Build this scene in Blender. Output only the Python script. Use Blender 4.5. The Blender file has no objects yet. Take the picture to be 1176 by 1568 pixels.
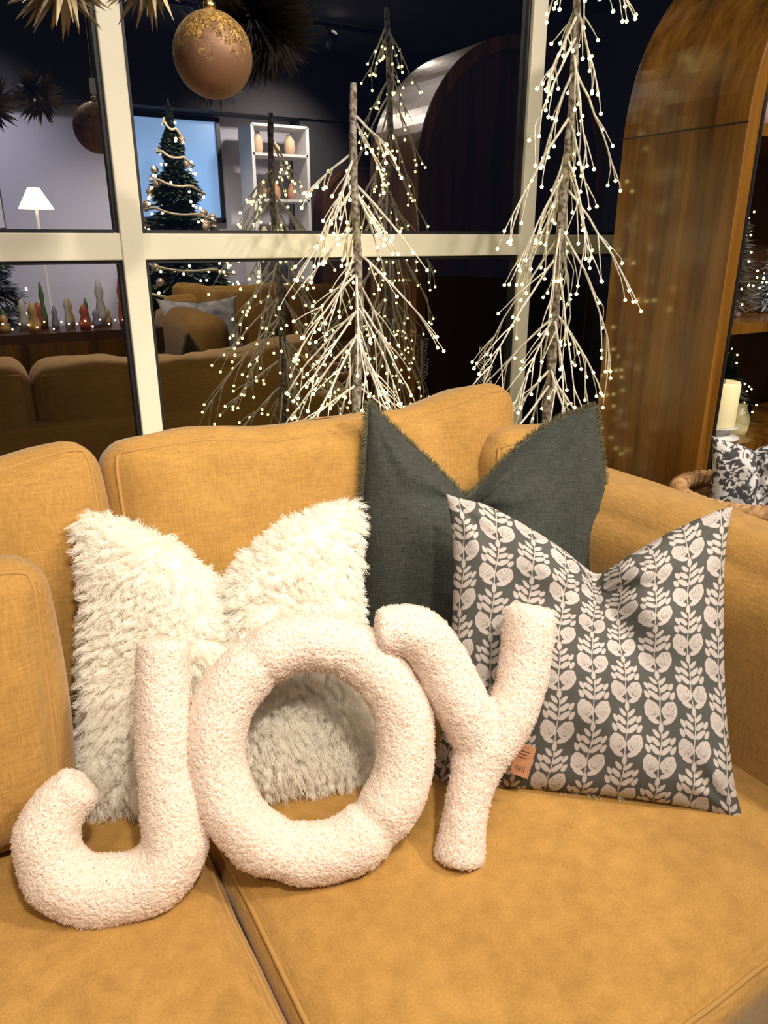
import bpy, bmesh, math, random
import numpy as np
from mathutils import Vector, Matrix, noise, kdtree
R=math.radians
rng=np.random.default_rng(7); random.seed(7)
sc=bpy.context.scene
COL=sc.collection
sc.view_settings.view_transform='Standard'
sc.view_settings.look='None'

# ------------------------------------------------------------ materials
def newmat(name):
    m=bpy.data.materials.new(name); m.use_nodes=True
    nt=m.node_tree; b=nt.nodes['Principled BSDF']
    return m,nt,b
def N(nt,t,**k):
    n=nt.nodes.new(t)
    for a,v in k.items():
        if a in n.inputs: n.inputs[a].default_value=v
        else: setattr(n,a,v)
    return n
def c4(c): return (c[0],c[1],c[2],1)
def simple(name,col,rough=.5,metal=0,emit=0,ecol=None,noise_s=0,col2=None,bump=0,bscale=100,coat=0,sheen=0,trans=0,alpha=1):
    m,nt,b=newmat(name)
    b.inputs['Base Color'].default_value=c4(col); b.inputs['Roughness'].default_value=rough
    b.inputs['Metallic'].default_value=metal
    b.inputs['Coat Weight'].default_value=coat; b.inputs['Sheen Weight'].default_value=sheen
    b.inputs['Transmission Weight'].default_value=trans
    tc=N(nt,'ShaderNodeTexCoord')
    if emit:
        b.inputs['Emission Color'].default_value=c4(ecol or col); b.inputs['Emission Strength'].default_value=emit
    if noise_s and col2:
        n=N(nt,'ShaderNodeTexNoise',Scale=noise_s,Detail=5.0)
        r=N(nt,'ShaderNodeValToRGB'); r.color_ramp.elements[0].position=.38; r.color_ramp.elements[1].position=.62
        r.color_ramp.elements[0].color=c4(col); r.color_ramp.elements[1].color=c4(col2)
        nt.links.new(tc.outputs['Object'],n.inputs['Vector']); nt.links.new(n.outputs['Fac'],r.inputs['Fac'])
        nt.links.new(r.outputs['Color'],b.inputs['Base Color'])
    if bump:
        n=N(nt,'ShaderNodeTexNoise',Scale=bscale,Detail=4.0)
        bp=N(nt,'ShaderNodeBump',Strength=bump,Distance=.003)
        nt.links.new(tc.outputs['Object'],n.inputs['Vector']); nt.links.new(n.outputs['Fac'],bp.inputs['Height'])
        nt.links.new(bp.outputs['Normal'],b.inputs['Normal'])
    return m
def fabric(name,c1,c2,s=260,bump=.5,dist=.0015,sheen=.2,rough=.9,streak=8,blotch=.6):
    m,nt,b=newmat(name); L=nt.links.new
    b.inputs['Roughness'].default_value=rough; b.inputs['Sheen Weight'].default_value=sheen
    b.inputs['Sheen Roughness'].default_value=.5
    b.inputs['Specular IOR Level'].default_value=.15
    tc=N(nt,'ShaderNodeTexCoord')
    fac=[]
    for sc3 in ((s,s,s/streak),(s/streak,s/streak,s)):
        mp=N(nt,'ShaderNodeMapping'); mp.inputs['Scale'].default_value=sc3
        n=N(nt,'ShaderNodeTexNoise',Scale=1.0,Detail=3.0)
        L(tc.outputs['Object'],mp.inputs['Vector']); L(mp.outputs['Vector'],n.inputs['Vector']); fac.append(n)
    ad=N(nt,'ShaderNodeMath',operation='ADD'); L(fac[0].outputs['Fac'],ad.inputs[0]); L(fac[1].outputs['Fac'],ad.inputs[1])
    big=N(nt,'ShaderNodeTexNoise',Scale=9.0,Detail=4.0); L(tc.outputs['Object'],big.inputs['Vector'])
    m2=N(nt,'ShaderNodeMath',operation='MULTIPLY_ADD'); L(big.outputs['Fac'],m2.inputs[0]); m2.inputs[1].default_value=blotch; L(ad.outputs[0],m2.inputs[2])
    mr=N(nt,'ShaderNodeMapRange'); mr.inputs['From Min'].default_value=.65+blotch*.5; mr.inputs['From Max'].default_value=1.35+blotch*.5
    L(m2.outputs[0],mr.inputs['Value'])
    mx=N(nt,'ShaderNodeMix',data_type='RGBA'); L(mr.outputs['Result'],mx.inputs[0])
    mx.inputs[6].default_value=c4(c1); mx.inputs[7].default_value=c4(c2)
    L(mx.outputs[2],b.inputs['Base Color'])
    bp=N(nt,'ShaderNodeBump',Strength=bump,Distance=dist); L(ad.outputs[0],bp.inputs['Height']); L(bp.outputs['Normal'],b.inputs['Normal'])
    return m
GOLD=fabric('mustard_upholstery',(.30,.158,.037),(.445,.243,.062),s=300,bump=.45,sheen=.16,blotch=.8)
GOLDP=simple('mustard_piping',(.37,.20,.050),.9)
DARK=fabric('charcoal_linen',(.024,.027,.022),(.058,.062,.051),s=420,bump=.8,sheen=.05)
CREAMFAB=fabric('cream_fleece',(.72,.59,.49),(.81,.68,.57),s=200,bump=.7,dist=.003,sheen=.25,streak=1)
def woodmat(name,c1,c2,c3,rough=.3,axis='z',coat=.3,sc_=1.0):
    m,nt,b=newmat(name); L=nt.links.new
    tc=N(nt,'ShaderNodeTexCoord'); mp=N(nt,'ShaderNodeMapping')
    s={'z':(14,14,.9),'x':(.9,14,14),'y':(14,.9,14)}[axis]
    mp.inputs['Scale'].default_value=[v*sc_ for v in s]
    n=N(nt,'ShaderNodeTexNoise',Scale=1.6,Detail=8.0,Roughness=.62,Distortion=.5)
    L(tc.outputs['Object'],mp.inputs['Vector']); L(mp.outputs['Vector'],n.inputs['Vector'])
    r=N(nt,'ShaderNodeValToRGB'); e=r.color_ramp.elements
    e[0].position=.32; e[0].color=c4(c1); e[1].position=.7; e[1].color=c4(c3); k=e.new(.5); k.color=c4(c2)
    L(n.outputs['Fac'],r.inputs['Fac']); L(r.outputs['Color'],b.inputs['Base Color'])
    b.inputs['Roughness'].default_value=rough; b.inputs['Coat Weight'].default_value=coat; b.inputs['Coat Roughness'].default_value=.25
    return m
WOOD=woodmat('honey_acacia_wood',(.062,.024,.004),(.145,.060,.008),(.245,.108,.015),rough=.24)
WOODD=woodmat('dark_wood',(.03,.012,.006),(.06,.024,.01),(.09,.035,.014),.45)
FRAME=simple('ivory_window_paint',(.86,.80,.62),.45,bump=.1,bscale=60)
GASKET=simple('black_gasket',(.01,.01,.012),.5)
BLACK=simple('black_metal',(.012,.012,.014),.4)
def hairmat(name,col,t=.4):
    m,nt,bs=newmat(name); nt.nodes.remove(bs)
    d1=N(nt,'ShaderNodeBsdfDiffuse'); d1.inputs['Color'].default_value=c4(col)
    d2=N(nt,'ShaderNodeBsdfTranslucent'); d2.inputs['Color'].default_value=c4(col)
    mx=N(nt,'ShaderNodeMixShader'); mx.inputs[0].default_value=t
    nt.links.new(d1.outputs[0],mx.inputs[1]); nt.links.new(d2.outputs[0],mx.inputs[2]); nt.links.new(mx.outputs[0],nt.nodes['Material Output'].inputs['Surface'])
    return m
FURM=hairmat('ivory_fur',(.995,.965,.90),.5)
FURB=simple('fur_backing',(.97,.92,.84),.95)
FUZZ=hairmat('fleece_fuzz',(.90,.76,.65),.4)
FRAY=simple('linen_fringe',(.12,.11,.06),.9)
SNOW=simple('flocked_branch',(.88,.84,.76),.9,noise_s=120,col2=(.60,.54,.44))
TRUNK=simple('wrapped_trunk',(.09,.06,.04),.9,noise_s=90,col2=(.40,.36,.30),bump=.8,bscale=150)
LED=simple('warm_led',(1,.85,.45),.5,emit=6,ecol=(1,.88,.33))
LED2=simple('warm_led_far',(1,.85,.45),.5,emit=11,ecol=(1,.82,.45))

# ------------------------------------------------------------ helpers
def empty(name,loc=(0,0,0)):
    e=bpy.data.objects.new(name,None); e.location=loc; COL.objects.link(e); return e
def obj(name,verts,faces,mat=None,parent=None,smooth=True,loc=(0,0,0),rot=(0,0,0)):
    me=bpy.data.meshes.new(name); me.from_pydata([tuple(map(float,v)) for v in verts],[],faces); me.update()
    o=bpy.data.objects.new(name,me); COL.objects.link(o)
    if mat: me.materials.append(mat)
    if smooth: me.polygons.foreach_set('use_smooth',[True]*len(me.polygons))
    o.location=loc; o.rotation_euler=rot
    if parent: o.parent=parent
    return o
class MB:
    """mesh accumulator"""
    def __init__(s): s.v=[]; s.f=[]
    def add(s,v,f):
        k=len(s.v); s.v+=list(v); s.f+=[tuple(i+k for i in q) for q in f]
    def box(s,lo,hi):
        x0,y0,z0=lo; x1,y1,z1=hi
        s.add([(x0,y0,z0),(x1,y0,z0),(x1,y1,z0),(x0,y1,z0),(x0,y0,z1),(x1,y0,z1),(x1,y1,z1),(x0,y1,z1)],
              [(0,3,2,1),(4,5,6,7),(0,1,5,4),(1,2,6,5),(2,3,7,6),(3,0,4,7)])
    def tube(s,pts,rad,n=6,cap=True,closed=False):
        P=[Vector(p) for p in pts]; m=len(P)
        if not hasattr(rad,'__len__'): rad=[rad]*m
        v=[];f=[]; up=None
        for i,p in enumerate(P):
            if closed: t=(P[(i+1)%m]-P[i-1])
            else: t=(P[min(i+1,m-1)]-P[max(i-1,0)])
            if t.length<1e-9: t=Vector((0,0,1))
            t.normalize()
            if up is None:
                up=Vector((0,0,1)) if abs(t.z)<.9 else Vector((1,0,0))
            a=(up-t*up.dot(t))
            if a.length<1e-6: a=t.orthogonal()
            a.normalize(); b=t.cross(a); up=a
            for k in range(n):
                th=2*math.pi*k/n
                v.append(p+(a*math.cos(th)+b*math.sin(th))*rad[i])
        R_=m if closed else m-1
        for i in range(R_):
            j=(i+1)%m
            for k in range(n):
                k2=(k+1)%n
                f.append((i*n+k,i*n+k2,j*n+k2,j*n+k))
        if cap and not closed:
            f.append(tuple(range(n-1,-1,-1))); f.append(tuple((m-1)*n+k for k in range(n)))
        s.add(v,f)
    def ico(s,c,r):
        t=(1+5**.5)/2; q=1/math.sqrt(1+t*t)
        vs=[(-1,t,0),(1,t,0),(-1,-t,0),(1,-t,0),(0,-1,t),(0,1,t),(0,-1,-t),(0,1,-t),(t,0,-1),(t,0,1),(-t,0,-1),(-t,0,1)]
        fs=[(0,11,5),(0,5,1),(0,1,7),(0,7,10),(0,10,11),(1,5,9),(5,11,4),(11,10,2),(10,7,6),(7,1,8),(3,9,4),(3,4,2),(3,2,6),(3,6,8),(3,8,9),(4,9,5),(2,4,11),(6,2,10),(8,6,7),(9,8,1)]
        s.add([(c[0]+a*q*r,c[1]+b*q*r,c[2]+d*q*r) for a,b,d in vs],fs)
    def lathe(s,prof,c=(0,0,0),n=32):
        v=[];f=[];m=len(prof)
        for r,z in prof:
            for k in range(n):
                th=2*math.pi*k/n; v.append((c[0]+r*math.cos(th),c[1]+r*math.sin(th),c[2]+z))
        for i in range(m-1):
            for k in range(n):
                k2=(k+1)%n; f.append((i*n+k,i*n+k2,(i+1)*n+k2,(i+1)*n+k))
        s.add(v,f)
    def make(s,name,mat,parent=None,smooth=True,**k): return obj(name,s.v,s.f,mat,parent,smooth,**k)
def boxobj(name,lo,hi,mat,parent=None,bevel=0):
    b=MB(); b.box(lo,hi); o=b.make(name,mat,parent,smooth=False)
    if bevel:
        m=o.modifiers.new('bv','BEVEL'); m.width=bevel; m.segments=3
    return o

def cushion(name,half,r,puff,loc,rot=(0,0,0),mat=GOLD,parent=None,seed=0,wr=.006,cuts=30,extra=None,pipe=None):
    """soft upholstered box; half extents, rounding r, puff per axis"""
    def dfm(p):
        h=half; q=[p[i]*h[i] for i in range(3)]
        inn=[max(-(h[i]-r),min(h[i]-r,q[i])) for i in range(3)]
        d=Vector([q[i]-inn[i] for i in range(3)])
        if d.length>1e-9: d=d.normalized()*r
        o=Vector(inn)+d
        w=[max(0,1-p[i]**2) for i in range(3)]
        o.x+=puff[0]*p[0]*w[1]**.7*w[2]**.7
        o.y+=puff[1]*p[1]*w[0]**.7*w[2]**.7
        o.z+=puff[2]*p[2]*w[0]**.7*w[1]**.7
        nv=noise.noise_vector(Vector((o.x*3.2+seed,o.y*3.2,o.z*3.2)))*wr*1.6
        nv+=noise.noise_vector(Vector((o.x*11+seed,o.y*9,o.z*5)))*wr*.7
        o+=nv
        if extra: o=extra(p,o)
        return o
    bm=bmesh.new(); bmesh.ops.create_cube(bm,size=2)
    bmesh.ops.subdivide_edges(bm,edges=bm.edges[:],cuts=cuts,use_grid_fill=True)
    for v in bm.verts: v.co=dfm(v.co.copy())
    me=bpy.data.meshes.new(name); bm.to_mesh(me); bm.free(); me.materials.append(mat)
    me.polygons.foreach_set('use_smooth',[True]*len(me.polygons))
    o=bpy.data.objects.new(name,me); COL.objects.link(o); o.location=loc; o.rotation_euler=rot
    if parent: o.parent=parent
    if pipe is not None:
        b=MB(); ax=pipe; oth=[i for i in range(3) if i!=ax]
        for sg in (-1,1):
            pts=[]
            K=40
            for (a0,b0),(a1,b1) in (((-1,-1),(1,-1)),((1,-1),(1,1)),((1,1),(-1,1)),((-1,1),(-1,-1))):
                for i in range(K):
                    t=i/K; p=[0,0,0]; p[ax]=sg; p[oth[0]]=a0+(a1-a0)*t; p[oth[1]]=b0+(b1-b0)*t
                    pts.append(dfm(Vector(p)))
            b.tube(pts,.0036,8,closed=True)
        b.make('piping',GOLDP,o)
    return o

# ------------------------------------------------------------ room shell
WY=1.95
WALLM=simple('lavender_white_wall',(.52,.51,.60),.8,bump=.1,bscale=40)
WALLG=simple('dark_charcoal_wall',(.045,.042,.048),.8,bump=.1,bscale=40)
CEIL=simple('black_ceiling',(.012,.013,.018),.8,noise_s=3,col2=(.02,.02,.026))
FLOORM=woodmat('dark_oak_floor',(.05,.026,.012),(.10,.055,.028),(.15,.085,.045),.4,'y')
boxobj('floor',(-2.6,-4.1,-.1),(5.1,WY+.1,0),FLOORM)
boxobj('ceiling',(-2.6,-4.1,3.0),(5.1,WY+.1,3.1),CEIL)
boxobj('wall_left',(-2.7,-4.1,0),(-2.5,WY+.1,3),WALLG)
boxobj('wall_right',(5.0,-4.1,0),(5.2,WY+.1,3),WALLG)
boxobj('wall_back',(-2.5,-4.2,0),(5.0,-4.0,3),WALLM)
boxobj('dark_soffit_1',(-2.5,-4.0,2.42),(5.0,-3.7,3.0),WALLG)  # dark block put in where the back wall stops being lit
boxobj('added_dark_partition',(3.45,-4.0,0),(5.0,-3.75,2.42),WALLG)  # dark wall added to darken the right of the mirrored room
b=MB(); b.box((-2.5,WY-.03,0),(5.0,WY+.1,.22)); b.box((-2.5,WY-.03,2.8),(5.0,WY+.1,3.0))
b.make('wall_front',simple('front_wall_paint',(.30,.27,.22),.8),smooth=False)
win=empty('window_1')
MX=(-.76,.427,1.624,2.81)
b=MB()
for x in (-2.0,)+MX+(4.0,): b.box((x-.026,WY-.027,.22),(x+.026,WY+.027,2.8))
fr=b.make('mullions',FRAME,win,smooth=False); mo=fr.modifiers.new('b','BEVEL'); mo.width=.003; mo.segments=2
b=MB(); b.box((-2.5,WY-.023,1.252),(5.0,WY+.023,1.312)); b.box((-2.5,WY-.05,.20),(5,WY+.04,.27)); b.box((-2.5,WY-.04,2.74),(5,WY+.04,2.81))
fr=b.make('transom',FRAME,win,smooth=False); mo=fr.modifiers.new('b','BEVEL'); mo.width=.003; mo.segments=2
b=MB()
for x in MX:
    for sg in (-1,1):
        b.box((x+sg*.030-.005,WY-.014,.26),(x+sg*.030+.005,WY+.014,1.25)); b.box((x+sg*.030-.005,WY-.014,1.314),(x+sg*.030+.005,WY+.014,2.75))
xs=(-2.45,)+MX+(4.9,)
for i in range(len(xs)-1):
    for z in (1.248,1.316): b.box((xs[i]+.036,WY-.0135,z-.004),(xs[i+1]-.036,WY+.0135,z+.004))
b.make('gaskets',GASKET,win,smooth=False)
gm,nt,bs=newmat('night_glass'); nt.nodes.remove(bs)
gl=N(nt,'ShaderNodeBsdfGlossy',Roughness=0.0); gl.inputs['Color'].default_value=(.95,.93,.94,1)
tr=N(nt,'ShaderNodeBsdfTransparent'); tr.inputs['Color'].default_value=(.6,.63,.68,1)
mx=N(nt,'ShaderNodeMixShader'); mx.inputs[0].default_value=.42
nt.links.new(tr.outputs[0],mx.inputs[1]); nt.links.new(gl.outputs[0],mx.inputs[2])
nt.links.new(mx.outputs[0],nt.nodes['Material Output'].inputs['Surface'])
obj('glass_pane',[(-2.5,WY,.22),(5,WY,.22),(5,WY,2.8),(-2.5,WY,2.8)],[(0,1,2,3)],gm,win,smooth=False)
boxobj('ground_outside',(-15,WY+.1,-.15),(18,25,-.05),simple('asphalt',(.02,.02,.022),.9))
w=bpy.data.worlds.new('night'); sc.world=w; w.use_nodes=True
w.node_tree.nodes['Background'].inputs[0].default_value=(.004,.006,.014,1); w.node_tree.nodes['Background'].inputs[1].default_value=1

# ------------------------------------------------------------ sofa
SEAT=.46
def build_sofa(name,origin=(0,0,0),yaw=0,detail=30):
    so=empty(name,origin); so.rotation_euler=(0,0,yaw)
    b=MB(); b.box((-.98,.37,.07),(1.28,1.46,.30)); b.box((-.98,1.38,.07),(1.28,1.50,.78))
    o=b.make('frame',GOLD,so,smooth=False); m=o.modifiers.new('b','BEVEL'); m.width=.03; m.segments=4
    for i,(x,y) in enumerate(((-.9,.45),(1.2,.45),(-.9,1.4),(1.2,1.4))):
        b=MB(); b.tube([(x,y,0),(x,y,.08)],[.018,.026],12); b.make('leg_%d'%(i+1),WOODD,so)
    cushion('seat_cushion_left',(.435,.52,.10),.040,(.002,.005,.016),(-.220,.86,.363),parent=so,seed=1,wr=.004,cuts=detail+6,pipe=2)
    cushion('seat_cushion_right',(.424,.52,.10),.040,(.002,.005,.016),(.641,.86,.363),parent=so,seed=5,wr=.004,cuts=detail+6,pipe=2)
    def exB(p,o):
        up=max(0,p.z*.5+.5)
        o.z+= -.030*(1-p.x**2)*up + .016*max(0,p.x)*up
        f=1 if p.y<0 else 0
        g=1-p.x**4
        for cx,sl,wd,am in ((-.05,.30,.045,.024),(.12,.22,.04,.016),(-.45,.15,.05,.010),(.45,-.2,.05,.008)):
            o.y+=f*g*am*math.exp(-((p.x-cx-sl*(p.z-.9))/wd)**2)*up**2
        o.y+= -f*.005*math.sin(p.x*17+p.z*4)*max(0,p.z)*.8
        o.z+=.004*math.sin(p.x*9+1)*up
        return o
    cushion('back_cushion_right',(.46,.08,.265),.055,(.01,.028,.012),(.675,1.365,.70),(R(-12),0,0),parent=so,seed=9,wr=.009,cuts=detail+16,extra=exB,pipe=1)
    cushion('back_cushion_left',(.40,.08,.26),.055,(.01,.035,.012),(-.205,1.355,.69),(R(-12),0,0),parent=so,seed=14,wr=.009,cuts=detail,extra=exB,pipe=1)
    cushion('arm_right',(.125,.575,.37),.10,(.02,.0,.015),(1.185,.88,.445),parent=so,seed=20,wr=.006,cuts=detail)
    cushion('arm_left',(.125,.575,.33),.10,(.02,.0,.015),(-1.08,.88,.40),parent=so,seed=23,wr=.006,cuts=detail)
    cushion('corner_cushion',(.13,.085,.215),.06,(.008,.02,.01),(1.125,1.27,.672),(R(-5),0,R(-10)),parent=so,seed=27,wr=.006,cuts=24,pipe=1)
    return so
build_sofa('mustard_sofa')
cushion('mustard_cushion',(.30,.075,.205),.05,(.01,.045,.006),(-.235,1.095,.675),(R(-13),0,R(-4)),seed=31,wr=.008,cuts=30,pipe=1)

# ------------------------------------------------------------ pillows
def sines(seed,a,b,f0,nn=6,ani=(1,1)):
    r=np.random.default_rng(seed); out=0
    for i in range(nn):
        th=r.uniform(0,6.28); f=f0*r.uniform(.6,1.6); ph=r.uniform(0,6.28)
        out=out+np.sin(f*(a*math.cos(th)*ani[0]+b*math.sin(th)*ani[1])+ph)/nn**.5
    return out
def pillow(name,W,H,T,x0,depth,wid,loc,yaw,lean,mat,n=90,seed=0,wr=.004,ear=.02,roll=0,peak=(0,0),crease=1.0,gam=1.3,pin=.03,cdeep=.34):
    g=np.linspace(-1,1,n); g=np.sign(g)*(1-(1-np.abs(g))**1.25)
    A,B=np.meshgrid(g,g)
    def surf(side):
        a,b=A,B
        X=W/2*a*(1-.07*(1-b**2)); Z=H/2*(b*(1-.05*(1-a**2)))
        cor=(np.abs(a)**6)*(np.abs(b)**6)
        X=X+np.sign(a)*ear*cor; Z=Z+np.sign(b)*ear*cor
        th=T/2*((1-a**2)*(1-b**2)).clip(0,1)**.42*1.0
        up=((b+.35)/1.35).clip(0,1)
        d=np.sqrt(((a-x0)/wid)**2+.006)
        V=(1-d).clip(0,1)
        Z=Z-depth*V**gam*up**1.5
        cr=np.exp(-((a-x0-.12*(.9-b)*crease)/.13)**2)*up**1.2
        lob=np.exp(-((np.abs(a-x0)-.42)/.28)**2)*up
        edge=(1-b**8)*(1-a**8)
        th=th*(1+.28*lob)-T*cdeep*cr*edge
        th=np.maximum(th,0)
        X=X-(a-x0)*.03*V*up*2
        X=X*(1-pin*((b+.1)/1.1).clip(0,1)**2.5)
        y=side*th
        rr=np.sqrt((a-x0)**2+(b-.75)**2)+1e-6; an=np.arctan2(b-.75,a-x0)
        y=y+side*edge*(.011*np.sin(an*7+seed)*np.exp(-((rr-.35)/.3)**2)*wr/.004*.5)
        y=y+side*edge*wr*(sines(seed+1,a,b,5)+.6*sines(seed+2,a,b,11))
        for sa in (-1,1):
            for sb in (-1,1):
                dd=np.sqrt((a-sa)**2+(b-sb)**2); aa=np.arctan2(b-sb,a-sa)
                y=y+side*edge*wr*.8*np.sin(aa*11+seed+sa)*np.exp(-((dd-.25)/.2)**2)
        Z=Z+H/2+peak[0]*cor*(a<0)*(b>0)+peak[1]*cor*(a>0)*(b>0)
        return np.stack([X,y,Z],-1).reshape(-1,3)
    V1=surf(-1); V2=surf(1)
    verts=np.concatenate([V1,V2])
    idx=np.arange(n*n).reshape(n,n)
    q=np.stack([idx[:-1,:-1],idx[:-1,1:],idx[1:,1:],idx[1:,:-1]],-1).reshape(-1,4)
    q2=q[:,::-1]+n*n
    faces=np.concatenate([q,q2]).tolist()
    me=bpy.data.meshes.new(name); me.from_pydata(verts.tolist(),[],faces); me.update()
    me.polygons.foreach_set('use_smooth',[True]*len(me.polygons)); me.materials.append(mat)
    o=bpy.data.objects.new(name,me); COL.objects.link(o)
    o.location=loc; o.rotation_euler=(R(-lean),R(roll),R(yaw))
    return o,A,B
def sample(me,n,seed=1,filt=None):
    me.calc_loop_triangles()
    nv=len(me.vertices); co=np.empty(nv*3); me.vertices.foreach_get('co',co); co=co.reshape(-1,3)
    nt_=len(me.loop_triangles); tv=np.empty(nt_*3,dtype=np.int32); me.loop_triangles.foreach_get('vertices',tv); tv=tv.reshape(-1,3)
    a,b,c=co[tv[:,0]],co[tv[:,1]],co[tv[:,2]]
    nr=np.cross(b-a,c-a); ar=np.linalg.norm(nr,axis=1)+1e-12
    nr/=ar[:,None]
    if filt is not None: ar=ar*filt((a+b+c)/3)
    r=np.random.default_rng(int(seed)); k=r.choice(nt_,n,p=ar/ar.sum())
    u=r.random(n); v=r.random(n); m=u+v>1; u[m]=1-u[m]; v[m]=1-v[m]
    P=a[k]+(b-a)[k]*u[:,None]+(c-a)[k]*v[:,None]
    return P,nr[k]
def hair(name,P,D,L,parent,mat,rad=.0006,seg=5,ntuft=0,clump=.7,curl=0,bend=None,seed=3):
    """P roots, D unit directions, L lengths; tips clump into tufts"""
    r=np.random.default_rng(int(seed)); n=len(P)
    tip=P+D*L[:,None]
    mid=P+D*L[:,None]*.5
    if bend is not None:
        tip=tip+bend*L[:,None]; mid=mid+bend*L[:,None]*.2
    if ntuft:
        gi=r.choice(n,ntuft,replace=False)
        kd=kdtree.KDTree(ntuft)
        for i,g_ in enumerate(gi): kd.insert(P[g_],i)
        kd.balance()
        near=np.array([kd.find(p)[1] for p in P])
        gt=tip[gi][near]; gmid=mid[gi][near]
        tip=tip*(1-clump)+gt*clump; mid=mid*(1-clump*.45)+gmid*clump*.45
    t=np.linspace(0,1,seg)[None,:,None]
    pts=(1-t)**2*P[:,None]+2*t*(1-t)*mid[:,None]+t*t*tip[:,None]
    if curl:
        ph=r.uniform(0,6.28,(n,1,3)); pts=pts+curl*t*np.sin(t*7+ph)
    cv=bpy.data.hair_curves.new(name); cv.add_curves([seg]*n)
    cv.attributes['position'].data.foreach_set('vector',pts.astype(np.float32).ravel())
    ra=cv.attributes.get('radius') or cv.attributes.new('radius','FLOAT','POINT')
    rr=np.tile(rad*np.linspace(1,.35,seg),n).astype(np.float32)
    ra.data.foreach_set('value',rr)
    cv.materials.append(mat)
    o=bpy.data.objects.new(name,cv); COL.objects.link(o); o.parent=parent
    return o
def unit(v): return v/(np.linalg.norm(v,axis=1,keepdims=True)+1e-9)
def furify(o,n,L0,ntuft,seed=2,filt=None,down=.55,name='fur',rad=.0007,clump=.55):
    P,Nn=sample(o.data,n,seed,filt=filt)
    fl=np.stack([sines(seed+9,P[:,0]*30,P[:,2]*30,1),np.zeros(n),sines(seed+19,P[:,0]*30,P[:,2]*30,1)],-1)*.42
    r=np.random.default_rng(seed)
    D=unit(Nn*1.0+np.array([0,0,-down])+fl+r.normal(0,.25,(n,3)))
    L=L0*r.uniform(.6,1.15,n)
    bend=np.array([0,0,-.2])+r.normal(0,.14,(n,3))
    return hair(name,P,D,L,o,FURM,rad,6,ntuft,clump,.0026,bend,seed)
fp,_,_=pillow('white_fur_pillow',.465,.465,.18,-.02,.125,.90,(.274,.955,.464),-21.4,33,FURB,n=70,seed=3,wr=.004,ear=.008,gam=1.5,pin=.03)
furify(fp,95000,.026,6500,rad=.00055,down=.38,clump=.68)
dp,_,_=pillow('charcoal_linen_pillow',.545,.52,.16,-.16,.165,.95,(.853,1.045,.468),-25,20,DARK,n=120,seed=11,wr=.0050,ear=.012,peak=(.032,.005),gam=1.35,pin=.17)
n_=120
def edgepts(o,n,rows):
    co=np.empty(len(o.data.vertices)*3); o.data.vertices.foreach_get('co',co); co=co.reshape(-1,3)[:n*n].reshape(n,n,3)
    out=[]
    for r_ in rows:
        if r_=='top': out.append((co[-1,:],np.array([0,0,1.])))
        if r_=='bottom': out.append((co[0,:],np.array([0,0,-1.])))
        if r_=='left': out.append((co[:,0],np.array([-1.,0,0])))
        if r_=='right': out.append((co[:,-1],np.array([1.,0,0])))
    return out
P=[];D=[]
for line,dr in edgepts(dp,n_,('top','left','right','bottom')):
    k=2200; t=rng.random(k)*(n_-1.001); i=t.astype(int); f=(t-i)[:,None]
    p=line[i]*(1-f)+line[i+1]*f
    P.append(p); D.append(np.tile(dr,(k,1)))
P=np.concatenate(P); D=unit(np.concatenate(D)+rng.normal(0,.35,P.shape))
hair('frayed_edge',P,D,rng.uniform(.007,.016,len(P)),dp,FRAY,.0006,4)
# floral pillow
fm,nt,bs=newmat('floral_block_print'); L=nt.links.new
at=N(nt,'ShaderNodeAttribute'); at.attribute_name='sdf'
tc=N(nt,'ShaderNodeTexCoord'); nz=N(nt,'ShaderNodeTexNoise',Scale=260.0,Detail=3.0); L(tc.outputs['Object'],nz.inputs['Vector'])
ma=N(nt,'ShaderNodeMath',operation='MULTIPLY_ADD'); L(nz.outputs['Fac'],ma.inputs[0]); ma.inputs[1].default_value=.0012; L(at.outputs['Fac'],ma.inputs[2])
mr=N(nt,'ShaderNodeMapRange'); mr.inputs['From Min'].default_value=.0003; mr.inputs['From Max'].default_value=.0010; L(ma.outputs[0],mr.inputs['Value'])
nz2=N(nt,'ShaderNodeTexNoise',Scale=500.0); L(tc.outputs['Object'],nz2.inputs['Vector'])
cr=N(nt,'ShaderNodeMix',data_type='RGBA'); cr.inputs[6].default_value=(.40,.35,.315,1); cr.inputs[7].default_value=(.55,.485,.44,1); L(nz2.outputs['Fac'],cr.inputs[0])
mxx=N(nt,'ShaderNodeMix',data_type='RGBA'); L(mr.outputs['Result'],mxx.inputs[0]); L(cr.outputs[2],mxx.inputs[6]); mxx.inputs[7].default_value=(.080,.079,.070,1)
L(mxx.outputs[2],bs.inputs['Base Color']); bs.inputs['Roughness'].default_value=.9; bs.inputs['Specular IOR Level'].default_value=.15
bp=N(nt,'ShaderNodeBump',Strength=.35,Distance=.001); L(nz2.outputs['Fac'],bp.inputs['Height']); L(bp.outputs['Normal'],bs.inputs['Normal'])
nf=420
FW,FH=.47,.48
flp,A,B=pillow('floral_print_pillow',FW,FH,.20,.08,.115,.85,(.752,.678,.462),-38,33,fm,n=nf,seed=21,wr=.0055,ear=.012,crease=2.2,gam=1.15,pin=.02,cdeep=.42)
p=A*FW/2*1.03; q=B*FH/2*1.03
p=p+.004*np.sin(q*21+1.0)
cw,ph=.0560,.0860
ci=np.round(p/cw); x=p-ci*cw; yy=q+(np.mod(ci,2))*ph*.5+.008*np.sin(ci*2.3)
def wrapd(c): return np.mod(yy-c+ph/2,ph)-ph/2
sd=np.abs(x-.0014*np.sin(2*np.pi*yy/ph))-.0008
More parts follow.
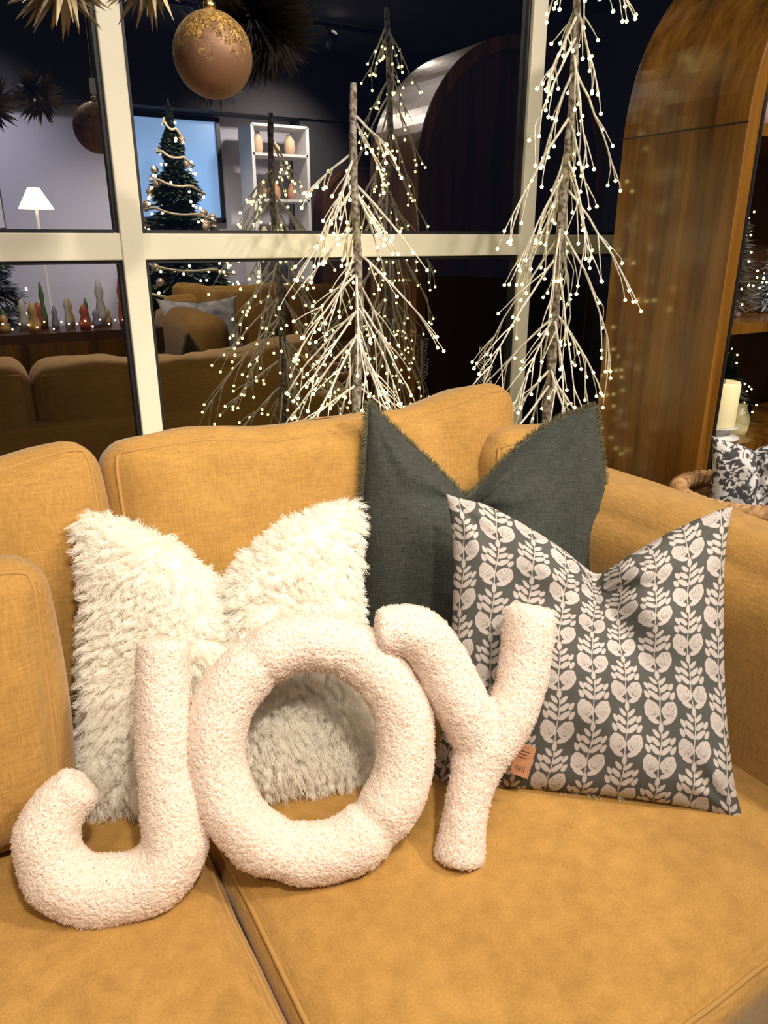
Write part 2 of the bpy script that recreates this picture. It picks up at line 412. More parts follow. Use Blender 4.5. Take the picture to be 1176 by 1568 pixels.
def ell(cx,cy,ax,ay,rot,scal=0,vein=0,fq=3):
    dx=x-cx; dy=wrapd(cy); c,s=math.cos(rot),math.sin(rot)
    lx=dx*c+dy*s; ly=-dx*s+dy*c
    tp=1-.20*np.clip(ly/ay,-1,1.2)
    rr=np.sqrt((lx/(ax*tp))**2+(ly/ay)**2); th=np.arctan2(ly/ay,lx/ax)
    lim=1+scal*np.abs(np.sin(fq*th+.5))
    d=(rr-lim)*min(ax,ay)
    if vein:
        ang=np.arctan2(lx,ly+ay*1.3); rad_=np.sqrt(lx**2+(ly+ay*1.3)**2)
        v=np.abs(np.mod(ang/.20+.5,1)-.5)*.20*rad_-.00038
        d=np.maximum(d,-np.where(rr<.86,v,1))
    return d
for sg in (-1,1):
    sd=np.minimum(sd,ell(sg*.0150,-.018,.0118,.0142,-sg*.42,.09,1))    # pair of veined blooms
    sd=np.minimum(sd,ell(sg*.0100,.0050,.0042,.0108,-sg*.85))          # leaf pairs climbing the stem
    sd=np.minimum(sd,ell(sg*.0212,.0055,.0036,.0072,-sg*.50))
    sd=np.minimum(sd,ell(sg*.0092,.0180,.0038,.0096,-sg*.80))
    sd=np.minimum(sd,ell(sg*.0200,.0205,.0034,.0068,-sg*.55))
    sd=np.minimum(sd,ell(sg*.0078,.0300,.0033,.0082,-sg*.72))
    sd=np.minimum(sd,ell(sg*.0115,-.0360,.0038,.0092,-sg*1.20))
sd=np.minimum(sd,ell(0,.0400,.0036,.0075,0))
atr=flp.data.attributes.new('sdf','FLOAT','POINT')
s1=sd.ravel().astype(np.float32); atr.data.foreach_set('value',np.concatenate([s1,s1]))
co=np.empty(len(flp.data.vertices)*3); flp.data.vertices.foreach_get('co',co); co=co.reshape(-1,3)[:nf*nf].reshape(nf,nf,3)
k=7000; t=rng.random(k)**1.4*(nf-1.001)*.62; i=t.astype(int)
P=co[0,i]+np.stack([np.zeros(k),rng.uniform(-.004,.03,k),rng.uniform(-.002,.006,k)],-1)
D=unit(np.array([0,-.9,-.05])+rng.normal(0,.45,(k,3)))
hair('sherpa_backing',P,D,rng.uniform(.010,.022,k),flp,FURM,.0006,5,500,.6)
tg=empty('leather_label'); tg.parent=flp; tg.location=(-.098,-.088,.060); tg.rotation_euler=(R(16),R(14),R(-6))
KR=simple('tan_label',(.42,.19,.09),.75,noise_s=200,col2=(.50,.24,.12)); INK=simple('label_ink',(.05,.03,.02),.7)
b=MB(); b.box((-.014,0,-.025),(.014,.0010,.025)); b.make('patch',KR,tg,smooth=False)
b=MB(); xx=-.008
for k in range(7):
    wd=random.choice((.0004,.0006,.0009)); b.box((xx,-.0004,-.017),(xx+wd,0,-.009)); xx+=.0021
for z in (.004,.009,.014): b.box((-.008,-.0004,z),(.004+.003*random.random(),0,z+.0010))
b.make('printing',INK,tg,smooth=False)

# ------------------------------------------------------------ JOY letter pillow
joy=empty('joy_letter_pillow',(.06,.816,SEAT+.006))
joy.rotation_euler=(R(-27),0,R(-19.5))
def sweep(pts,rads,closed=False,res=40,flat=1.0):
    P=[Vector((p[0],p[2] if len(p)>2 else 0,p[1])) for p in pts]; n=len(P); out=[];ro=[]
    segs=n if closed else n-1
    for i in range(segs):
        g=lambda k:P[k%n] if closed else P[max(0,min(n-1,k))]
        h=lambda k:rads[k%n] if closed else rads[max(0,min(n-1,k))]
        p0,p1,p2,p3=g(i-1),g(i),g(i+1),g(i+2)
        for k in range(res//4):
            t=k/(res//4)
            out.append(.5*((2*p1)+(p2-p0)*t+(2*p0-5*p1+4*p2-p3)*t*t+(3*p1-p0-3*p2+p3)*t**3))
            ro.append(h(i)*(1-t)+h(i+1)*t)
    if not closed:
        out.append(P[-1]); ro.append(rads[-1])
        for end in (0,1):
            if end==0: p=out[0]; d=(out[0]-out[1]).normalized(); r=ro[0]
            else: p=out[-1]; d=(out[-1]-out[-2]).normalized(); r=ro[-1]
            ext=[(p+d*r*.6*s_, r*(1-s_**4)**(1/2.6)) for s_ in (.25,.5,.7,.85,.95,.995)]
            if end==0:
                out=[e[0] for e in ext[::-1]]+out; ro=[e[1] for e in ext[::-1]]+ro
            else:
                out+= [e[0] for e in ext]; ro+=[e[1] for e in ext]
    return out,ro
def letter(name,parts,seed,fz=16000):
    b=MB()
    for o_,r_,cl in parts: b.tube(o_,r_,28,closed=cl)
    o=b.make(name,CREAMFAB,joy)
    m=o.modifiers.new('r','REMESH'); m.mode='VOXEL'; m.voxel_size=.0040
    m=o.modifiers.new('s','SMOOTH'); m.iterations=3; m.factor=.6
    dg=bpy.context.evaluated_depsgraph_get(); me=bpy.data.meshes.new_from_object(o.evaluated_get(dg)); o.modifiers.clear()
    old=o.data; o.data=me; bpy.data.meshes.remove(old)
    if not me.materials: me.materials.append(CREAMFAB)
    nv=len(me.vertices); co=np.empty(nv*3); me.vertices.foreach_get('co',co); co=co.reshape(-1,3)
    nr=np.empty(nv*3); me.vertices.foreach_get('normal',nr); nr=nr.reshape(-1,3)
    dsp=np.array([noise.noise(Vector(c)*20+Vector((seed,0,0)))*.0030+noise.noise(Vector(c)*85)*.0010 for c in co])
    co+=nr*dsp[:,None]; me.vertices.foreach_set('co',co.ravel()); me.update()
    me.polygons.foreach_set('use_smooth',[True]*len(me.polygons))
    P,Nn=sample(me,fz,seed)
    D=unit(Nn*.7+rng.normal(0,.55,Nn.shape))
    hair(name+'_pile',P,D,rng.uniform(.0015,.0040,fz),o,FUZZ,.00036,4,fz//7,.45)
    return o
J=[(.083,.335),(.079,.275),(.080,.205),(.085,.13),(.083,.075),(.052,.044),(.010,.037),(-.035,.044),(-.067,.076),(-.074,.118),(-.060,.148),(-.040,.168)]
jr=[.036,.037,.039,.041,.043,.044,.043,.043,.042,.040,.036,.031]
letter('letter_J',[(*sweep(J,jr),False)],1,24000)
O=[];orr=[]
for k in range(48):
    th=2*math.pi*k/48
    O.append((.277+.133*math.cos(th),.190+.143*math.sin(th)))
    orr.append(.0365 if k in (9,16,33,41) else .0412)
o_,r_=sweep(O,orr,closed=True,res=12)
letter('letter_O',[(o_,r_,True)],2,34000)
YL=[(.397,.338,-.014),(.425,.336,-.016),(.455,.312,-.014),(.483,.248,-.006),(.521,.165,0)]
YR=[(.610,.335,0),(.600,.285,0),(.580,.225,0),(.548,.180,0),(.515,.150,0)]
YS=[(.522,.160,0),(.505,.125,0),(.488,.080,0),(.474,.024,0)]
letter('letter_Y',[(*sweep(YL,[.036,.038,.040,.040,.038]),False),(*sweep(YR,[.039,.037,.036,.037,.036]),False),(*sweep(YS,[.040,.034,.031,.035]),False)],3,24000)

# ------------------------------------------------------------ lit twig trees
def twig_tree(name,base,ztop,nodes,seed,xmax=99,ymax=WY-.03,yfl=.62,sub=.42):
    r=random.Random(seed); root=empty(name,(base[0],base[1],0))
    tb=MB(); pts=[];rad=[]
    K=40
    for i in range(K+1):
        z=.03+(ztop-.03)*i/K
        pts.append((.006*math.sin(z*9+seed),.004*math.cos(z*7),z)); rad.append((.0165-.0085*i/K)*(1+.12*math.sin(i*2.3)))
    tb.tube(pts,rad,10); tb.lathe([(0,0),(.13,0),(.13,.012),(.02,.03),(0,.03)],n=24); tb.make('trunk',TRUNK,root)
    br=MB(); led=MB()
    def clampp(p):
        x=min(p.x+base[0],xmax)-base[0]; y=min(p.y+base[1],ymax)-base[1]
        return Vector((x,y,p.z))
    def limb(p,az,el,ln,rd,depth):
        n=7; P=[p.copy()]; q=p.copy()
        for i in range(n):
            e=el-R(1.5)*i+r.uniform(-.08,.08); az+=r.uniform(-.12,.12)
            d=Vector((math.cos(az)*math.cos(e),math.sin(az)*math.cos(e)*yfl,math.sin(e)))
            q=clampp(q+d*ln/n); P.append(q.copy())
        br.tube(P,[rd*(1-.6*i/n) for i in range(n+1)],5)
        if depth>0:
            for i in range(1,n):
                for sgn in (-1,1):
                    if r.random()<sub: limb(P[i],az+sgn*r.uniform(.3,.9),el-R(r.uniform(-14,24)),ln*r.uniform(.22,.42),rd*.6,depth-1)
            led.ico(P[-1],.0046)
            if r.random()<.6: led.ico(P[4]+Vector((0,-.004,.003)),.0042)
        else:
            led.ico(P[-1],.0046)
    for z,nb,ln,el in nodes:
        a0=r.uniform(0,6.28)
        for k in range(nb):
            az=a0+6.283*k/nb+r.uniform(-.25,.25)
            limb(Vector((0,0,z+r.uniform(-.05,.05))),az,R(el+r.uniform(-12,12)),ln*r.uniform(.7,1.2),.0036,1)
    br.make('branches',SNOW,root); led.make('fairy_lights',LED,root,smooth=False)
    return root
twig_tree('lit_twig_tree',(.904,1.70),1.63,[(1.53,5,.18,-38),(1.44,3,.22,-44),(1.37,5,.27,-44),(1.29,3,.30,-44),(1.20,5,.34,-44),(1.12,4,.36,-44),(1.04,5,.39,-42),(.90,6,.38,-42),(.74,6,.38,-40)],4)
twig_tree('lit_twig_tree',(1.39,1.52),1.98,[(1.90,5,.20,-52),(1.80,3,.24,-56),(1.70,5,.26,-56),(1.60,3,.28,-56),(1.50,5,.30,-56),(1.40,4,.33,-54),(1.28,5,.36,-52),(1.14,6,.38,-50),(.98,6,.34,-46)],12,xmax=1.512,yfl=.85)
def sprig(name,base,h,seed):
    root=empty(name,base); r=random.Random(seed); b=MB()
    pts=[(.01*math.sin(k*.7),0,h*k/12) for k in range(13)]; b.tube(pts,.0014,5)
    for k in range(12):
        z=h-.13+.13*k/11; sg=-1 if k%2 else 1; ln=.028*(1-.4*k/11)+.010
        c=Vector((.01*math.sin(z/h*12*.7),0,z)); d=Vector((sg*.75,r.uniform(-.3,.3),.65)).normalized(); s=Vector((-d.z,0,d.x))*.009
        loop=[c]+[c+d*ln*t+s*math.sin(t*math.pi) for t in (.25,.5,.75)]+[c+d*ln]+[c+d*ln*t-s*math.sin(t*math.pi) for t in (.75,.5,.25)]
        b.tube(loop,.0009,4,closed=True); b.tube([c,c+d*ln],.0007,4)
    b.lathe([(0,0),(.06,0),(.05,.008),(0,.01)],n=20)
    b.make('wire_leaves',SNOW,root)
sprig('frosted_leaf_sprig',(1.36,1.78,0),.985,3)

# ------------------------------------------------------------ arched cabinet
def arch_cabinet(name,x0,x1,y0,y1,zs,mat,shelves):
    root=empty(name); cx=(x0+x1)/2; Rr=(x1-x0)/2
    th=.045
    def prof(inset):
        P=[(x0+inset,.06 if inset==0 else .06+th)]
        P.append((x0+inset,zs))
        for k in range(1,48):
            a=math.pi-math.pi*k/48; P.append((cx+(Rr-inset)*math.cos(a),zs+(Rr-inset)*math.sin(a)))
        P.append((x1-inset,zs)); P.append((x1-inset,.06 if inset==0 else .06+th)); return P
    o=prof(0); i=prof(th); n=len(o); v=[];f=[]
    for (yy_) in (y0,y1):
        for P in (o,i):
            v+=[(a,yy_,c) for a,c in P]
    of,if_,ob,ib=0,n,2*n,3*n
    for k in range(n):
        j=(k+1)%n
        f.append((of+k,of+j,if_+j,if_+k)); f.append((ob+k,ib+k,ib+j,ob+j))
        f.append((of+k,ob+k,ob+j,of+j)); f.append((if_+k,if_+j,ib+j,ib+k))
    s=obj('shell',v,f,mat,root,smooth=False)
    m=s.modifiers.new('b','BEVEL'); m.width=.004; m.segments=2; m.limit_method='ANGLE'; m.angle_limit=R(40)
    P=prof(th); nb=len(P); obj('back_panel',[(a,y1-.012,c) for a,c in P],[tuple(range(nb))],WOODD,root,smooth=False)
    b=MB()
    for z in shelves: 
        xx=th if z<zs else Rr-math.sqrt(max(0,(Rr-th)**2-(z-zs)**2))
        b.box((x0+xx,y0+.012,z-.012),(x1-xx,y1-.015,z+.012))
    b.box((x0+.03,y0+.03,0),(x1-.03,y1-.03,.062))
    b.make('shelves',mat,root,smooth=False)
    b=MB(); b.box((x0-.0012,y0-.0005,zs-.0012),(x0+.002,y1,zs+.0012)); 
    P=prof(th*.93)
    b.tube([(a,y0-.002,c) for a,c in P],.004,6,closed=True)
    b.make('door_trim',BLACK,root,smooth=False)
    return root
cab=arch_cabinet('arched_display_cabinet',1.532,2.432,1.135,1.48,1.53,WOOD,[.45,.80,1.10,1.52])
CAND=simple('candle_wax',(.78,.70,.42),.5,emit=.25,ecol=(1,.8,.35)); WHITE=simple('white_ceramic',(.75,.74,.70),.35)
GLASS=simple('clear_glass',(.95,.97,1),.02,trans=1.0)
b=MB(); b.lathe([(0,0),(.037,0),(.039,.004),(.039,.108),(.036,.114),(.028,.110),(0,.108)],(1.70,1.215,.846),40); cd=b.make('pillar_candle',CAND)
b=MB(); b.tube([(1.70,1.215,.95),(1.70,1.216,.968)],.0012,6); b.make('wick',BLACK,cd)
b=MB(); b.lathe([(0,0),(.05,0),(.055,.006),(.03,.012),(.03,.028),(.05,.033),(0,.033)],(1.70,1.215,.812),32); b.make('candle_stand',WHITE)
b=MB(); b.lathe([(0,0),(.022,0),(.026,.02),(.026,.075),(.0245,.075),(.0245,.02),(0,.004)],(1.79,1.22,.813),28); jr_=b.make('candle_jar',GLASS)
b=MB(); b.lathe([(0,.004),(.023,.004),(.023,.04),(0,.04)],(1.79,1.22,.814),24); b.make('wax',CAND,jr_)
def bottle_tree(name,c,h,rb,mat,n=900,seed=1,led=0,bl=.03):
    root=empty(name,c); r=np.random.default_rng(seed); b=MB()
    b.tube([(0,0,0),(0,0,h)],[.01*h/.3,.002],6); b.lathe([(0,0),(.03*h/.3,0),(.03*h/.3,.012),(0,.014)],n=16)
    b.make('stem',TRUNK,root)
    v=[];f=[]
    for i in range(n):
        t=r.random()**1.0; z=h*(.12+.86*t); az=r.uniform(0,6.28); rr=rb*(1-t)*(.82+.25*math.sin(t*38))+.004
        d=Vector((math.cos(az),math.sin(az),r.uniform(-.45,.1)))
        s=Vector((0,0,z))+d*rr*.15; e=Vector((0,0,z))+d*rr*r.uniform(.75,1.1); sd_=Vector((-math.sin(az),math.cos(az),r.uniform(-.5,.5)))*bl*.16
        k=len(v); v+=[s,(s+e)/2+sd_,e,(s+e)/2-sd_]; f.append((k,k+1,k+2,k+3))
    obj('needles',v,f,mat,root,smooth=False)
    if led:
        b=MB()
        for i in range(led):
            t=1-r.random()**.6; az=r.uniform(0,6.28); rr=rb*(1-t)*1.0+.01
            b.ico((math.cos(az)*rr,math.sin(az)*rr,h*(.12+.86*t)),.0105*h/2 if h>1 else .0028)
        b.make('fairy_lights',LED2 if h>1 else LED,root,smooth=False)
    if h>2:   # bead garland + baubles
        b=MB()
        pts=[]
        for k in range(420):
            t=k/420; az=t*6.283*9; rr=rb*(1-t)*1.0+.02
            pts.append((math.cos(az)*rr,math.sin(az)*rr,h*(.14+.84*t)-.03*abs(math.sin(az*2.5))))
        b.tube(pts,.011,5); b.make('garland',simple('bead_garland',(.55,.45,.30),.4),root)
        b=MB()
        for i in range(46):
            t=1-r.random()**.6; az=r.uniform(0,6.28); rr=rb*(1-t)+.01; c_=(math.cos(az)*rr,math.sin(az)*rr,h*(.14+.82*t))
            b.lathe([(.035*math.sin(math.pi*k/8),-.035*math.cos(math.pi*k/8)) for k in range(9)],c_,10)
        b.make('baubles',simple('pale_bauble',(.55,.42,.30),.3,metal=.5),root)
    return root
SILV=simple('silver_tinsel',(.55,.53,.50),.25,metal=.8); GREEN=simple('pine_needles',(.045,.085,.052),.7,noise_s=30,col2=(.11,.16,.10)); FLOCK=simple('flocked_needles',(.42,.45,.50),.8)
bottle_tree('tinsel_tabletop_tree',(1.76,1.28,1.112),.30,.085,SILV,1400,3,40,.02)
bottle_tree('flocked_tabletop_tree',(1.95,1.30,1.112),.22,.07,FLOCK,900,5,20,.02)
bottle_tree('flocked_tabletop_tree',(1.88,1.33,.812),.22,.08,GREEN,900,6,24,.02)
b=MB(); b.lathe([(0,0),(.04,0),(.05,.04),(.045,.10),(.025,.13),(.03,.15),(.02,.15),(0,.13)],(1.74,1.25,1.532),32); b.make('ceramic_vase',simple('pink_glaze',(.65,.42,.36),.3))
bk=empty('wicker_basket',(1.49,.985,0))
v=[];f=[];nz_,na=90,96
for i in range(nz_+1):
    z=.74*i/nz_
    for k in range(na):
        th=2*math.pi*k/na; r_=.105+.022*z/.74+.006*math.sin(th*12+math.pi*(i//3))*abs(math.sin(i*math.pi/3))
        v.append((r_*math.cos(th),r_*math.sin(th),z+.004))
for i in range(nz_):
    for k in range(na): f.append((i*na+k,i*na+(k+1)%na,(i+1)*na+(k+1)%na,(i+1)*na+k))
WICK=simple('seagrass_wicker',(.30,.15,.055),.8,noise_s=60,col2=(.50,.30,.13),bump=.6,bscale=200)
obj('woven_body',v,f,WICK,bk)
b=MB()
for q_ in range(3):
    pts=[]
    for k in range(120):
        th=2*math.pi*k/120; ph_=th*14+q_*2.094
        rr=.130+.011*math.cos(ph_); pts.append((rr*math.cos(th),rr*math.sin(th),.760+.011*math.sin(ph_)))
    b.tube(pts,.010,6,closed=True)
b.lathe([(0,.01),(.1,.01)],n=32)
b.make('braided_rim',WICK,bk)
pm,nt,bs=newmat('black_white_print'); tc=N(nt,'ShaderNodeTexCoord'); vo=N(nt,'ShaderNodeTexNoise',Scale=34.0,Detail=2.0,Distortion=1.6); nt.links.new(tc.outputs['Object'],vo.inputs['Vector'])
rp=N(nt,'ShaderNodeValToRGB'); rp.color_ramp.elements[0].position=.48; rp.color_ramp.elements[0].color=(.05,.05,.055,1); rp.color_ramp.elements[1].position=.52; rp.color_ramp.elements[1].color=(.60,.58,.56,1)
nt.links.new(vo.outputs['Fac'],rp.inputs['Fac']); nt.links.new(rp.outputs['Color'],bs.inputs['Base Color']); bs.inputs['Roughness'].default_value=.9
pp,_,_=pillow('patterned_pillow',.19,.30,.10,0,.02,.8,(1.535,.975,.575),-30,8,pm,n=50,seed=41,wr=.003,ear=.01)

# ------------------------------------------------------------ hanging ornaments
cm,nt,bs=newmat('copper_glitter'); L=nt.links.new
tc=N(nt,'ShaderNodeTexCoord'); n1=N(nt,'ShaderNodeTexVoronoi',Scale=420.0); n2=N(nt,'ShaderNodeTexNoise',Scale=34.0,Detail=8.0,Roughness=.75)
sp=N(nt,'ShaderNodeSeparateXYZ'); L(tc.outputs['Object'],n1.inputs['Vector']); L(tc.outputs['Object'],n2.inputs['Vector']); L(tc.outputs['Object'],sp.inputs[0])
m1=N(nt,'ShaderNodeMath',operation='MULTIPLY_ADD'); L(sp.outputs['Z'],m1.inputs[0]); m1.inputs[1].default_value=2.4; L(n2.outputs['Fac'],m1.inputs[2])
rp=N(nt,'ShaderNodeValToRGB'); rp.color_ramp.elements[0].position=.50; rp.color_ramp.elements[0].color=(0,0,0,1); rp.color_ramp.elements[1].position=.60; rp.color_ramp.elements[1].color=(1,1,1,1)
L(m1.outputs[0],rp.inputs['Fac'])
glc=N(nt,'ShaderNodeMix',data_type='RGBA'); sx=N(nt,'ShaderNodeSeparateColor'); L(n1.outputs['Color'],sx.inputs[0]); L(sx.outputs[0],glc.inputs[0]); glc.inputs[6].default_value=(.10,.045,.012,1); glc.inputs[7].default_value=(.85,.50,.14,1)
bmx=N(nt,'ShaderNodeMix',data_type='RGBA'); L(rp.outputs['Color'],bmx.inputs[0]); bmx.inputs[6].default_value=(.25,.130,.070,1); L(glc.outputs[2],bmx.inputs[7])
L(bmx.outputs[2],bs.inputs['Base Color']); bs.inputs['Metallic'].default_value=.35; bs.inputs['Roughness'].default_value=.5
mb=N(nt,'ShaderNodeMath',operation='MAXIMUM'); L(rp.outputs['Color'],mb.inputs[0]); mb.inputs[1].default_value=.3
sb_=N(nt,'ShaderNodeMath',operation='MULTIPLY'); L(mb.outputs[0],sb_.inputs[0]); L(sx.outputs[1],sb_.inputs[1])
bp=N(nt,'ShaderNodeBump',Strength=1.0,Distance=.003); L(sb_.outputs[0],bp.inputs['Height']); L(bp.outputs['Normal'],bs.inputs['Normal'])
orn=empty('hanging_ornament_ball',(.486,1.43,1.596))
b=MB(); K=40; b.lathe([(.067*math.sin(math.pi*k/K),-.067*math.cos(math.pi*k/K)) for k in range(K+1)],n=56); b.make('ball',cm,orn)
b=MB(); b.lathe([(0,.066),(.010,.066),(.010,.078),(.006,.080),(0,.080)],n=20)
b.tube([(.006*math.cos(t),0,.086+.006*math.sin(t)) for t in np.linspace(0,6.2,14)],.0009,5,closed=True)
b.make('cap',simple('gold_cap',(.7,.5,.2),.3,metal=1),orn)
b=MB(); b.tube([(0,0,.09),(0,0,1.404)],.0007,4); b.make('string',simple('white_string',(.6,.6,.58),.8),orn)
b=MB(); b.box((-.009,-.001,.085),(.009,.001,.125)); b.make('tag',WHITE,orn,smooth=False)
def starburst(name,c,r_,n,mat,seed,wd=.006):
    root=empty(name,c); r=np.random.default_rng(seed); v=[];f=[]
    for i in range(n):
        d=Vector(r.normal(0,1,3)); d.normalize(); s=d.orthogonal().normalized()
        L_=r_*r.uniform(.75,1.05); bow=s.cross(d)*L_*.08
        k=len(v); v+=[d*.01,d*L_*.4+s*wd+bow,d*L_,d*L_*.4-s*wd+bow,d*L_*.4+bow*2.2]
        f+=[(k,k+1,k+4),(k+1,k+2,k+4),(k+2,k+3,k+4),(k+3,k,k+4)]
    obj('spikes',v,f,mat,root,smooth=False)
    b=MB(); b.tube([(0,0,0),(0,0,3.0-c[2])],.0006,4); b.make('string',BLACK,root); return root
GLEAF=simple('champagne_leaf',(.22,.17,.09),.45,metal=.5)
starburst('gold_starburst_ornament',(.225,1.30,1.655),.095,120,GLEAF,2,.008)
starburst('gold_starburst_ornament',(.35,1.33,1.680),.085,110,GLEAF,5,.008)
starburst('bronze_tinsel_starburst',(.72,1.78,1.74),.13,900,simple('bronze_tinsel',(.018,.014,.012),.6,metal=.2),9,.0012)

# ------------------------------------------------------------ shop behind the camera (seen mirrored in the glass)
so2=build_sofa('mustard_sofa',(2.75,-.75,0),math.pi,12)
p3,_,_=pillow('grey_fur_pillow',.60,.38,.14,0,.02,.8,(1.72,-1.80,.50),180,15,simple('grey_fur_print',(.60,.58,.56),.9,noise_s=14,col2=(.30,.30,.30)),n=40,seed=51)
bottle_tree('christmas_tree',(1.98,-3.15,0),2.40,.68,GREEN,16000,8,240,.22)
bottle_tree('flocked_christmas_tree',(.45,-3.1,0),1.55,.45,FLOCK,5000,9,70,.16)
bottle_tree('christmas_tree',(4.3,-3.0,0),2.2,.45,GREEN,4000,18,80,.16)
bottle_tree('christmas_tree',(-1.3,-2.6,0),1.9,.5,GREEN,4000,28,80,.16)
sh=empty('shelving_unit',(3.10,-3.6,0)); b=MB(); SHW=simple('white_laminate',(.75,.75,.76),.5)
for x_ in (-.28,.28): b.box((x_-.015,-.17,0),(x_+.015,.17,2.3))
for z in (.05,.45,.85,1.25,1.65,2.05,2.3): b.box((-.28,-.17,z-.012),(.28,.17,z+.012))
b.make('carcass',SHW,sh,smooth=False)
cols=[(.45,.25,.12),(.35,.22,.12),(.08,.07,.07),(.55,.45,.3),(.5,.26,.14),(.6,.45,.30)]
for ci_,cc in enumerate(cols):
    b=MB()
    z=(.062,.462,.862,1.262,1.662,2.062)[ci_]
    for cx_ in (-.17,-.02,.14):
        x_=cx_+random.uniform(-.02,.02); wd=random.uniform(.04,.06); h=random.uniform(.10,.20)
        b.lathe([(0,0),(wd*.7,0),(wd,h*.3),(wd*.9,h*.7),(wd*.4,h*.9),(wd*.5,h),(0,h)],(x_,.05,z),14)
    b.make('decor_%d'%(ci_+1),simple('decor_col_%d'%ci_,cc,.5),sh)
w2=empty('window_2',(2.22,-3.985,0)); b=MB()
b.box((-.42,0,1.5),(.42,.03,2.36)); b.make('dusk_pane',simple('dusk_sky_pane',(.1,.25,.5),.3,emit=2.0,ecol=(.22,.36,.60)),w2,smooth=False)
b=MB()
for x_ in (-.44,0,.44): b.box((x_-.02,0,1.45),(x_+.02,.06,2.4))
for z in (1.47,2.38): b.box((-.46,0,z-.02),(.46,.06,z+.02))
b.make('sash',BLACK,w2,smooth=False)
pc=empty('framed_picture',(.35,-3.98,1.75)); b=MB()
for lo,hi in (((-.3,0,-.4),(.3,.03,-.36)),((-.3,0,.36),(.3,.03,.4)),((-.3,0,-.4),(-.26,.03,.4)),((.26,0,-.4),(.3,.03,.4))): b.box(lo,hi)
b.make('picture_frame',simple('picture_frame_white',(.7,.7,.75),.4),pc,smooth=False)
b=MB(); b.box((-.26,.0,-.36),(.26,.012,.36)); b.make('print',simple('print_art',(.10,.14,.25),.5,noise_s=4,col2=(.4,.45,.5)),pc,smooth=False)
lm=empty('floor_lamp',(.74,-2.35,0)); b=MB(); b.lathe([(0,0),(.13,0),(.13,.015),(.012,.03),(.010,1.5),(0,1.5)],n=24); b.make('stand',SHW,lm)
b=MB(); b.lathe([(.12,1.50),(.04,1.64)],n=32); b.make('shade',simple('lamp_shade',(.9,.8,.65),.8,emit=3.4,ecol=(1,.85,.65)),lm)
arch_cabinet('arched_display_cabinet',3.55,4.45,-3.72,-3.50,1.55,WOODD,[.5,.9,1.3])
sb=empty('sideboard',(.75,-1.55,0)); b=MB(); b.box((-.75,-.22,.12),(.55,.22,.74)); 
for x_ in (-.7,.5):
    for y_ in (-.18,.18): b.box((x_-.02,y_-.02,0),(x_+.02,y_+.02,.12))
b.make('carcass',WOODD,sb,smooth=False); b=MB()
for x_ in (-.53,-.11,.31): b.box((x_-.19,.22,.18),(x_+.19,.232,.68))
b.make('doors',WOOD,sb,smooth=False)
for ci_,cc in enumerate([(.45,.10,.06),(.62,.60,.55),(.12,.22,.10),(.60,.38,.14),(.30,.28,.40)]):
    b=MB()
    for k in range(5):
        x_=-.68+1.15*((k*5+ci_*3)%23)/23+random.uniform(-.02,.02); y_=random.choice((-.1,.02,.13)); wd=random.uniform(.022,.045); h=random.uniform(.09,.34)
        b.lathe([(0,0),(wd*.8,0),(wd,h*.25),(wd*.5,h*.55),(wd*.75,h*.7),(wd*.3,h*.95),(0,h)],(x_,y_,.742),14)
    b.make('seasonal_decor_%d'%(ci_+1),simple('seasonal_decor_col_%d'%ci_,cc,.4),sb)
b=MB()
for k in range(26): b.ico((-.7+1.2*k/25,.16+.02*math.sin(k*2.1),.755+.05*abs(math.sin(k*1.3))),.006)
b.make('string_lights',LED2,sb,smooth=False)

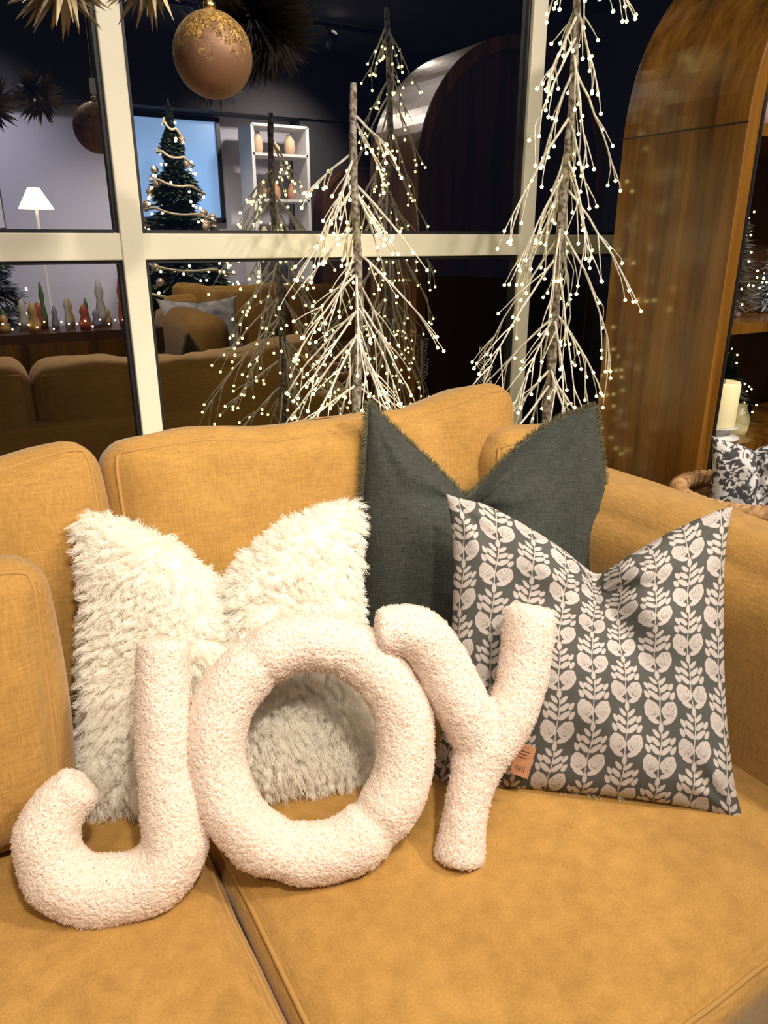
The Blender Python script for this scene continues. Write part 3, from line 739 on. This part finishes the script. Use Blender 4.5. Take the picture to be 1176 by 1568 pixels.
# ------------------------------------------------------------ lights
trk=empty('track_light_rail',(0,0,0)); b=MB(); b.box((-1.2,-.62,2.95),(3.8,-.59,2.98)); b.box((-1.2,-2.62,2.95),(3.8,-2.59,2.98)); b.make('rail',BLACK,trk,smooth=False)
LENS=simple('lens_glow',(1,.9,.7),.5,emit=25,ecol=(1,.88,.7))
def spot(x,y,z,tx,ty,tz,e,size=R(75),rad=.07,col=(1,.89,.76),blend=.8):
    li=bpy.data.lights.new('spot_bulb','SPOT'); li.energy=e; li.spot_size=size; li.spot_blend=blend; li.shadow_soft_size=rad; li.color=col
    o=bpy.data.objects.new('spot_bulb',li); COL.objects.link(o); o.location=(x,y,z)
    d=Vector((tx-x,ty-y,tz-z)).normalized(); o.rotation_euler=d.to_track_quat('-Z','Y').to_euler(); o.parent=trk
    q=d.to_track_quat('Z','Y').to_euler()
    b=MB(); b.lathe([(.028,-.14),(.04,-.12),(.045,-.02),(.040,-.02),(.036,-.11)],n=24)
    h=b.make('spot_head',BLACK,trk); h.location=Vector((x,y,z))-d*.02; h.rotation_euler=q
    b=MB(); b.lathe([(0,-.100),(.034,-.100)],n=20)
    h2=b.make('lens_disc',LENS,trk); h2.location=h.location; h2.rotation_euler=q
    b=MB(); b.tube([Vector((x,y,z))-d*.12,(x,y,2.96)],.008,6); b.make('spot_arm',BLACK,trk)
spot(1.7,-.6,2.78,.55,.85,.5,185,R(70))
spot(.2,-.6,2.78,.25,1.05,.60,215,R(48))
spot(-.9,-.6,2.78,.1,1.1,.5,60,R(70))
spot(2.6,-.6,2.78,1.4,1.6,1.1,115,R(60))
spot(.9,-.6,2.78,.9,1.9,1.2,110,R(60))  # extra spot added to brighten the window frame
spot(2.0,-2.2,2.78,2.0,-3.1,1.2,300,R(90))
spot(.2,-2.6,2.78,.3,-4,1.4,180,R(100),col=(.92,.89,1))
spot(3.2,-2.6,2.78,3,-4,1.4,230,R(90))
spot(.9,-.9,2.78,.9,-1.7,.8,150,R(75))
def area(name,loc,size,e,col,rot=(0,0,0)):
    li=bpy.data.lights.new(name,'AREA'); li.shape='RECTANGLE'; li.size=size[0]; li.size_y=size[1]; li.energy=e; li.color=col
    o=bpy.data.objects.new(name,li); COL.objects.link(o); o.location=loc; o.rotation_euler=rot; return o
area('added_soft_fill',(.6,.0,2.94),(2.4,1.0),34,(1,.91,.80))  # soft fill lamp added for ambient light, no ceiling fitting behind it

# ------------------------------------------------------------ camera
cam=bpy.data.cameras.new('camera'); co_=bpy.data.objects.new('camera',cam); COL.objects.link(co_)
co_.location=(0,0,1.3); co_.rotation_euler=(R(70),0,R(-30))
cam.sensor_fit='VERTICAL'; cam.sensor_height=36; cam.lens=26.4; cam.clip_start=.02
sc.camera=co_
